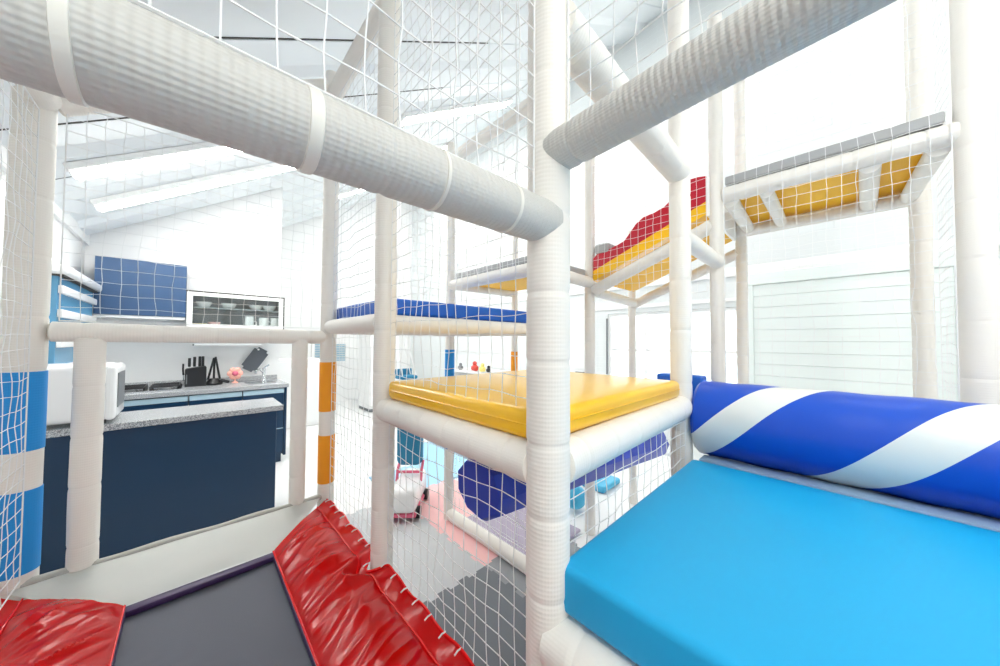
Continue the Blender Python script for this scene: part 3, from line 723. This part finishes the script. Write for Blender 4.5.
# tap
t = thing('tap', 'chrome mixer tap at the end of the worktop', 'tap', (0.655, 4.85, 0.905))
b = B(); lathe(b, [(0.03, 0.005), (0.026, 0.02), (0.018, 0.03), (0.018, 0.15), (0.02, 0.16), (0.001, 0.165)], 18); obj('body', b, M['chrome'], t, True)
b = B(); tube(b, [(0, 0, 0.11), (-0.05, -0.06, 0.15), (-0.09, -0.12, 0.14), (-0.095, -0.13, 0.11)], 0.012); obj('spout', b, M['chrome'], t, True)
b = B(); tube(b, [(0, 0, 0.16), (0.05, -0.02, 0.20)], 0.008); obj('lever', b, M['chrome'], t, True)
# under-cabinet rail light
t = thing('under_cabinet_light', 'slim white strip light under the wall cabinets', 'strip light', (0.33, 4.86, 1.35))
b = B(); bx(b, -0.30, 0.30, -0.02, 0.02, -0.01, 0.012, 0.005); obj('housing', b, M['white_gloss'], t, True)
b = B(); bx(b, -0.312, -0.30, -0.018, 0.018, -0.009, 0.011, 0.004); obj('end_cap', b, M['grey'], t)
b = B(); bx(b, -0.2, -0.19, -0.005, 0.005, 0.012, 0.16); bx(b, 0.19, 0.2, -0.005, 0.005, 0.012, 0.16); obj('bracket', b, M['white'], t)
# wall cabinets
t = thing('wall_cabinet', 'closed slate blue wall cabinet above the hob', 'cabinet', (-0.345, 4.87, 1.64))
b = B(); bx(b, -0.30, 0.303, -0.15, 0.17, 0.0, 0.535, 0.003); obj('carcass', b, M['slate_blue'], t)
b = B(); bx(b, -0.303, 0.303, -0.172, -0.151, 0.0, 0.535, 0.003); obj('door', b, M['slate_blue'], t)
b = B(); bx(b, -0.30, 0.30, -0.16, 0.17, -0.03, -0.001, 0.003); obj('light_pelmet', b, M['white'], t)
t = thing('wall_cabinet', 'glass fronted wall cabinet of white crockery above the sink', 'cabinet', (0.39, 4.87, 1.535))
b = B(); bx(b, -0.43, 0.43, 0.15, 0.17, 0.0, 0.385); bx(b, -0.43, -0.41, -0.15, 0.15, 0.0, 0.385); bx(b, 0.41, 0.43, -0.15, 0.15, 0.0, 0.385); bx(b, -0.41, 0.41, -0.15, 0.15, 0, 0.018); bx(b, -0.41, 0.41, -0.15, 0.15, 0.367, 0.385)
obj('carcass', b, M['shelf_dark'], t)
b = B(); bx(b, -0.41, 0.41, -0.13, 0.15, 0.215, 0.225); obj('shelf', b, M['shelf_dark'], t)
b = B(); bx(b, -0.425, 0.425, -0.172, -0.151, 0.338, 0.378, 0.003); bx(b, -0.425, 0.425, -0.172, -0.151, 0.004, 0.04, 0.003); bx(b, -0.425, -0.38, -0.172, -0.151, 0.04, 0.338, 0.003); bx(b, 0.38, 0.425, -0.172, -0.151, 0.04, 0.338, 0.003)
dr = obj('door', b, M['white'], t); dr['label'] = 'white framed glass door'
b = B(); bx(b, -0.38, 0.38, -0.164, -0.160, 0.04, 0.338); obj('pane', b, M['glass'], dr)
b = B(); bx(b, -0.435, 0.436, -0.174, -0.15, 0.379, 0.39); bx(b, 0.426, 0.436, -0.174, 0.0, 0.0, 0.379); obj('dark_edge', b, M['dark'], t)
def mug(x, z, label, r=0.042, h=0.095):
    k = thing('mug', label, 'mug', (x, 4.83, z), 'crockery in the glass fronted cabinet')
    b = B(); lathe(b, [(r*0.85, 0.001), (r, 0.012), (r, h), (r*0.92, h), (r*0.9, 0.012), (0.001, 0.011)], 20); obj('body', b, M['ceramic'], k, True)
    b = B(); tube(b, [(r*math.cos(0.6)+0.0, -r*0.6, 0.02), (r+0.022, -r*0.7, 0.035), (r+0.022, -r*0.7, 0.065), (r*math.cos(0.6), -r*0.6, 0.078)], 0.005, 6); obj('handle', b, M['ceramic'], k, True)
mug(0.50, 1.554, 'white mug on the lower cabinet shelf, leftmost of three', 0.046, 0.13)
mug(0.64, 1.554, 'white mug on the lower cabinet shelf, middle of three', 0.05, 0.12)
mug(0.75, 1.554, 'white mug on the lower cabinet shelf, rightmost of three', 0.044, 0.12)
for x, lab in ((0.10, 'white bowls stacked on the upper cabinet shelf, first from left'), (0.31, 'white bowl on the upper cabinet shelf, second from left'), (0.56, 'white bowl on the upper cabinet shelf, third from left'), (0.69, 'white bowl on the upper cabinet shelf, rightmost')):
    b = B(); lathe(b, [(0.03, 0.001), (0.05, 0.012), (0.066, 0.045), (0.068, 0.06), (0.062, 0.06), (0.045, 0.016), (0.001, 0.012)], 22)
    tag(obj('bowl', b, M['ceramic'], None, True, (x, 4.83, 1.761)), lab, 'bowl', 'crockery in the glass fronted cabinet')
b = B(); lathe(b, [(0.05, 0.001), (0.07, 0.03), (0.066, 0.03), (0.048, 0.006), (0.001, 0.005)], 22); tag(obj('bowl', b, M['yellow_dish'], None, True, (0.06, 4.83, 1.554)), 'pale yellow dish on the lower cabinet shelf', 'bowl')
b = B(); lathe(b, [(0.04, 0.001), (0.055, 0.05), (0.05, 0.05), (0.036, 0.006), (0.001, 0.005)], 22); tag(obj('bowl', b, M['tile_pink'], None, True, (0.19, 4.83, 1.554)), 'pink dish on the lower cabinet shelf', 'bowl')
# sky blue wall unit at the left
t = thing('wall_shelf_unit', 'sky blue wall unit with white rails on the side wall', 'shelf unit', (-0.70, 4.1, 1.05))
b = B(); bx(b, -0.058, 0.06, -0.55, 0.52, 0.0, 0.78, 0.004); obj('panel', b, M['skyblue'], t)
for z in (0.13, 0.30, 0.50, 0.66):
    b = B(); bx(b, 0.061, 0.085, -0.55, 0.52, z, z+0.055, 0.006); obj('rail', b, M['white_gloss'], t, True)
b = B(); bx(b, -0.058, 0.11, -0.58, 0.55, 0.785, 0.85, 0.02, 3); obj('top', b, M['white_gloss'], t, True)
b = B(); bx(b, -0.05, 0.085, -0.56, 0.53, 0.772, 0.785); obj('shadow_gap', b, M['dark'], t)
# white appliance on the island
t = thing('microwave', 'white rounded countertop appliance with grey side vent on the island', 'appliance', (-0.485, 3.12, 0.901))
b = B(); bx(b, -0.24, 0.145, -0.08, 0.26, 0.02, 0.355, 0.035, 5); obj('body', b, M['white_gloss'], t, True)
b = B(); bx(b, 0.12, 0.168, -0.10, 0.27, 0.02, 0.35, 0.024, 4); obj('side_shell', b, M['white_gloss'], t, True)
b = B()
bx(b, 0.166, 0.172, -0.055, 0.21, 0.09, 0.30, 0.0); obj('side_vent', b, M['grey'], t)['label'] = 'grey side vent'
for x in (-0.2, 0.11):
    for y in (-0.04, 0.22):
        b = B(); lathe(b, [(0.016, 0.0), (0.016, 0.021)], 12, x, y); obj('foot', b, M['black'], t)
# white low cupboard in the passage
t = thing('cupboard', 'white cupboard with two dark knobs beyond the kitchen end', 'cupboard', (1.25, 6.3, 0))
b = B(); bx(b, -0.38, 0.35, -0.25, 0.25, 0.0, 1.1, 0.01); obj('body', b, M['white'], t)
for x0, x1 in ((-0.375, -0.015), (-0.01, 0.345)):
    b = B(); bx(b, x0, x1, -0.275, -0.251, 0.05, 1.06, 0.006); d = obj('door', b, M['white'], t)
    b = B(); bmesh.ops.create_icosphere(b, subdivisions=2, radius=0.02)
    for v in b.verts: v.co += Vector(((-0.05 if x0 < -0.2 else 0.03), -0.295, 0.62))
    obj('knob', b, M['grey'], d, True)
# tall white unit
t = thing('tall_cabinet', 'tall white cabinet standing past the orange banded post', 'cabinet', (2.85, 6.65, 0))
b = B(); bx(b, -0.3, 0.3, -0.3, 0.3, 0.06, 2.0, 0.008); obj('body', b, M['white'], t)
b = B(); bx(b, -0.29, 0.29, -0.33, -0.301, 0.1, 1.98, 0.006); obj('door', b, M['white_gloss'], t)
b = B(); bx(b, -0.28, 0.28, -0.28, 0.28, 0.0, 0.06); obj('plinth', b, M['grey'], t)
# low shelf with toys at the far side
t = thing('toy_shelf', 'low white shelf with toys on top beyond the yellow mattress', 'shelf', (3.9, 4.6, 0))
b = B(); bx(b, -0.35, 0.35, -0.6, 0.6, 0.84, 0.87, 0.004); bx(b, -0.35, 0.35, -0.6, 0.6, 0.02, 0.05, 0.004); bx(b, -0.33, 0.33, -0.6, -0.57, 0.05, 0.84); bx(b, -0.33, 0.33, 0.57, 0.6, 0.05, 0.84); bx(b, -0.33, 0.33, -0.57, 0.57, 0.44, 0.46)
bx(b, 0.31, 0.33, -0.57, 0.57, 0.05, 0.84)
obj('frame', b, M['white'], t)
def blob(name, x, y, z, r, mk, label):
    t = thing(name, label, 'toy', (x, y, z), 'toys on the low white shelf')
    b = B(); lathe(b, [(r*0.7, 0.001), (r, r*0.5), (r*0.95, r*1.1), (r*0.5, r*1.5), (0.001, r*1.55)], 18); obj('body', b, M[mk], t, True)
    b = B(); bmesh.ops.create_icosphere(b, subdivisions=2, radius=r*0.6)
    for v in b.verts: v.co.z += r*1.9
    obj('head', b, M[mk], t, True)
blob('soft_toy', 3.72, 4.55, 0.871, 0.07, 'red_toy', 'small red toy on the low shelf')
blob('soft_toy', 3.74, 4.36, 0.871, 0.06, 'yellow_dish', 'pale yellow toy on the low shelf')
blob('soft_toy', 3.76, 4.22, 0.871, 0.045, 'black', 'small black toy on the low shelf')
blob('soft_toy', 3.70, 4.95, 0.871, 0.05, 'grey', 'grey toy on the low shelf, farthest along')
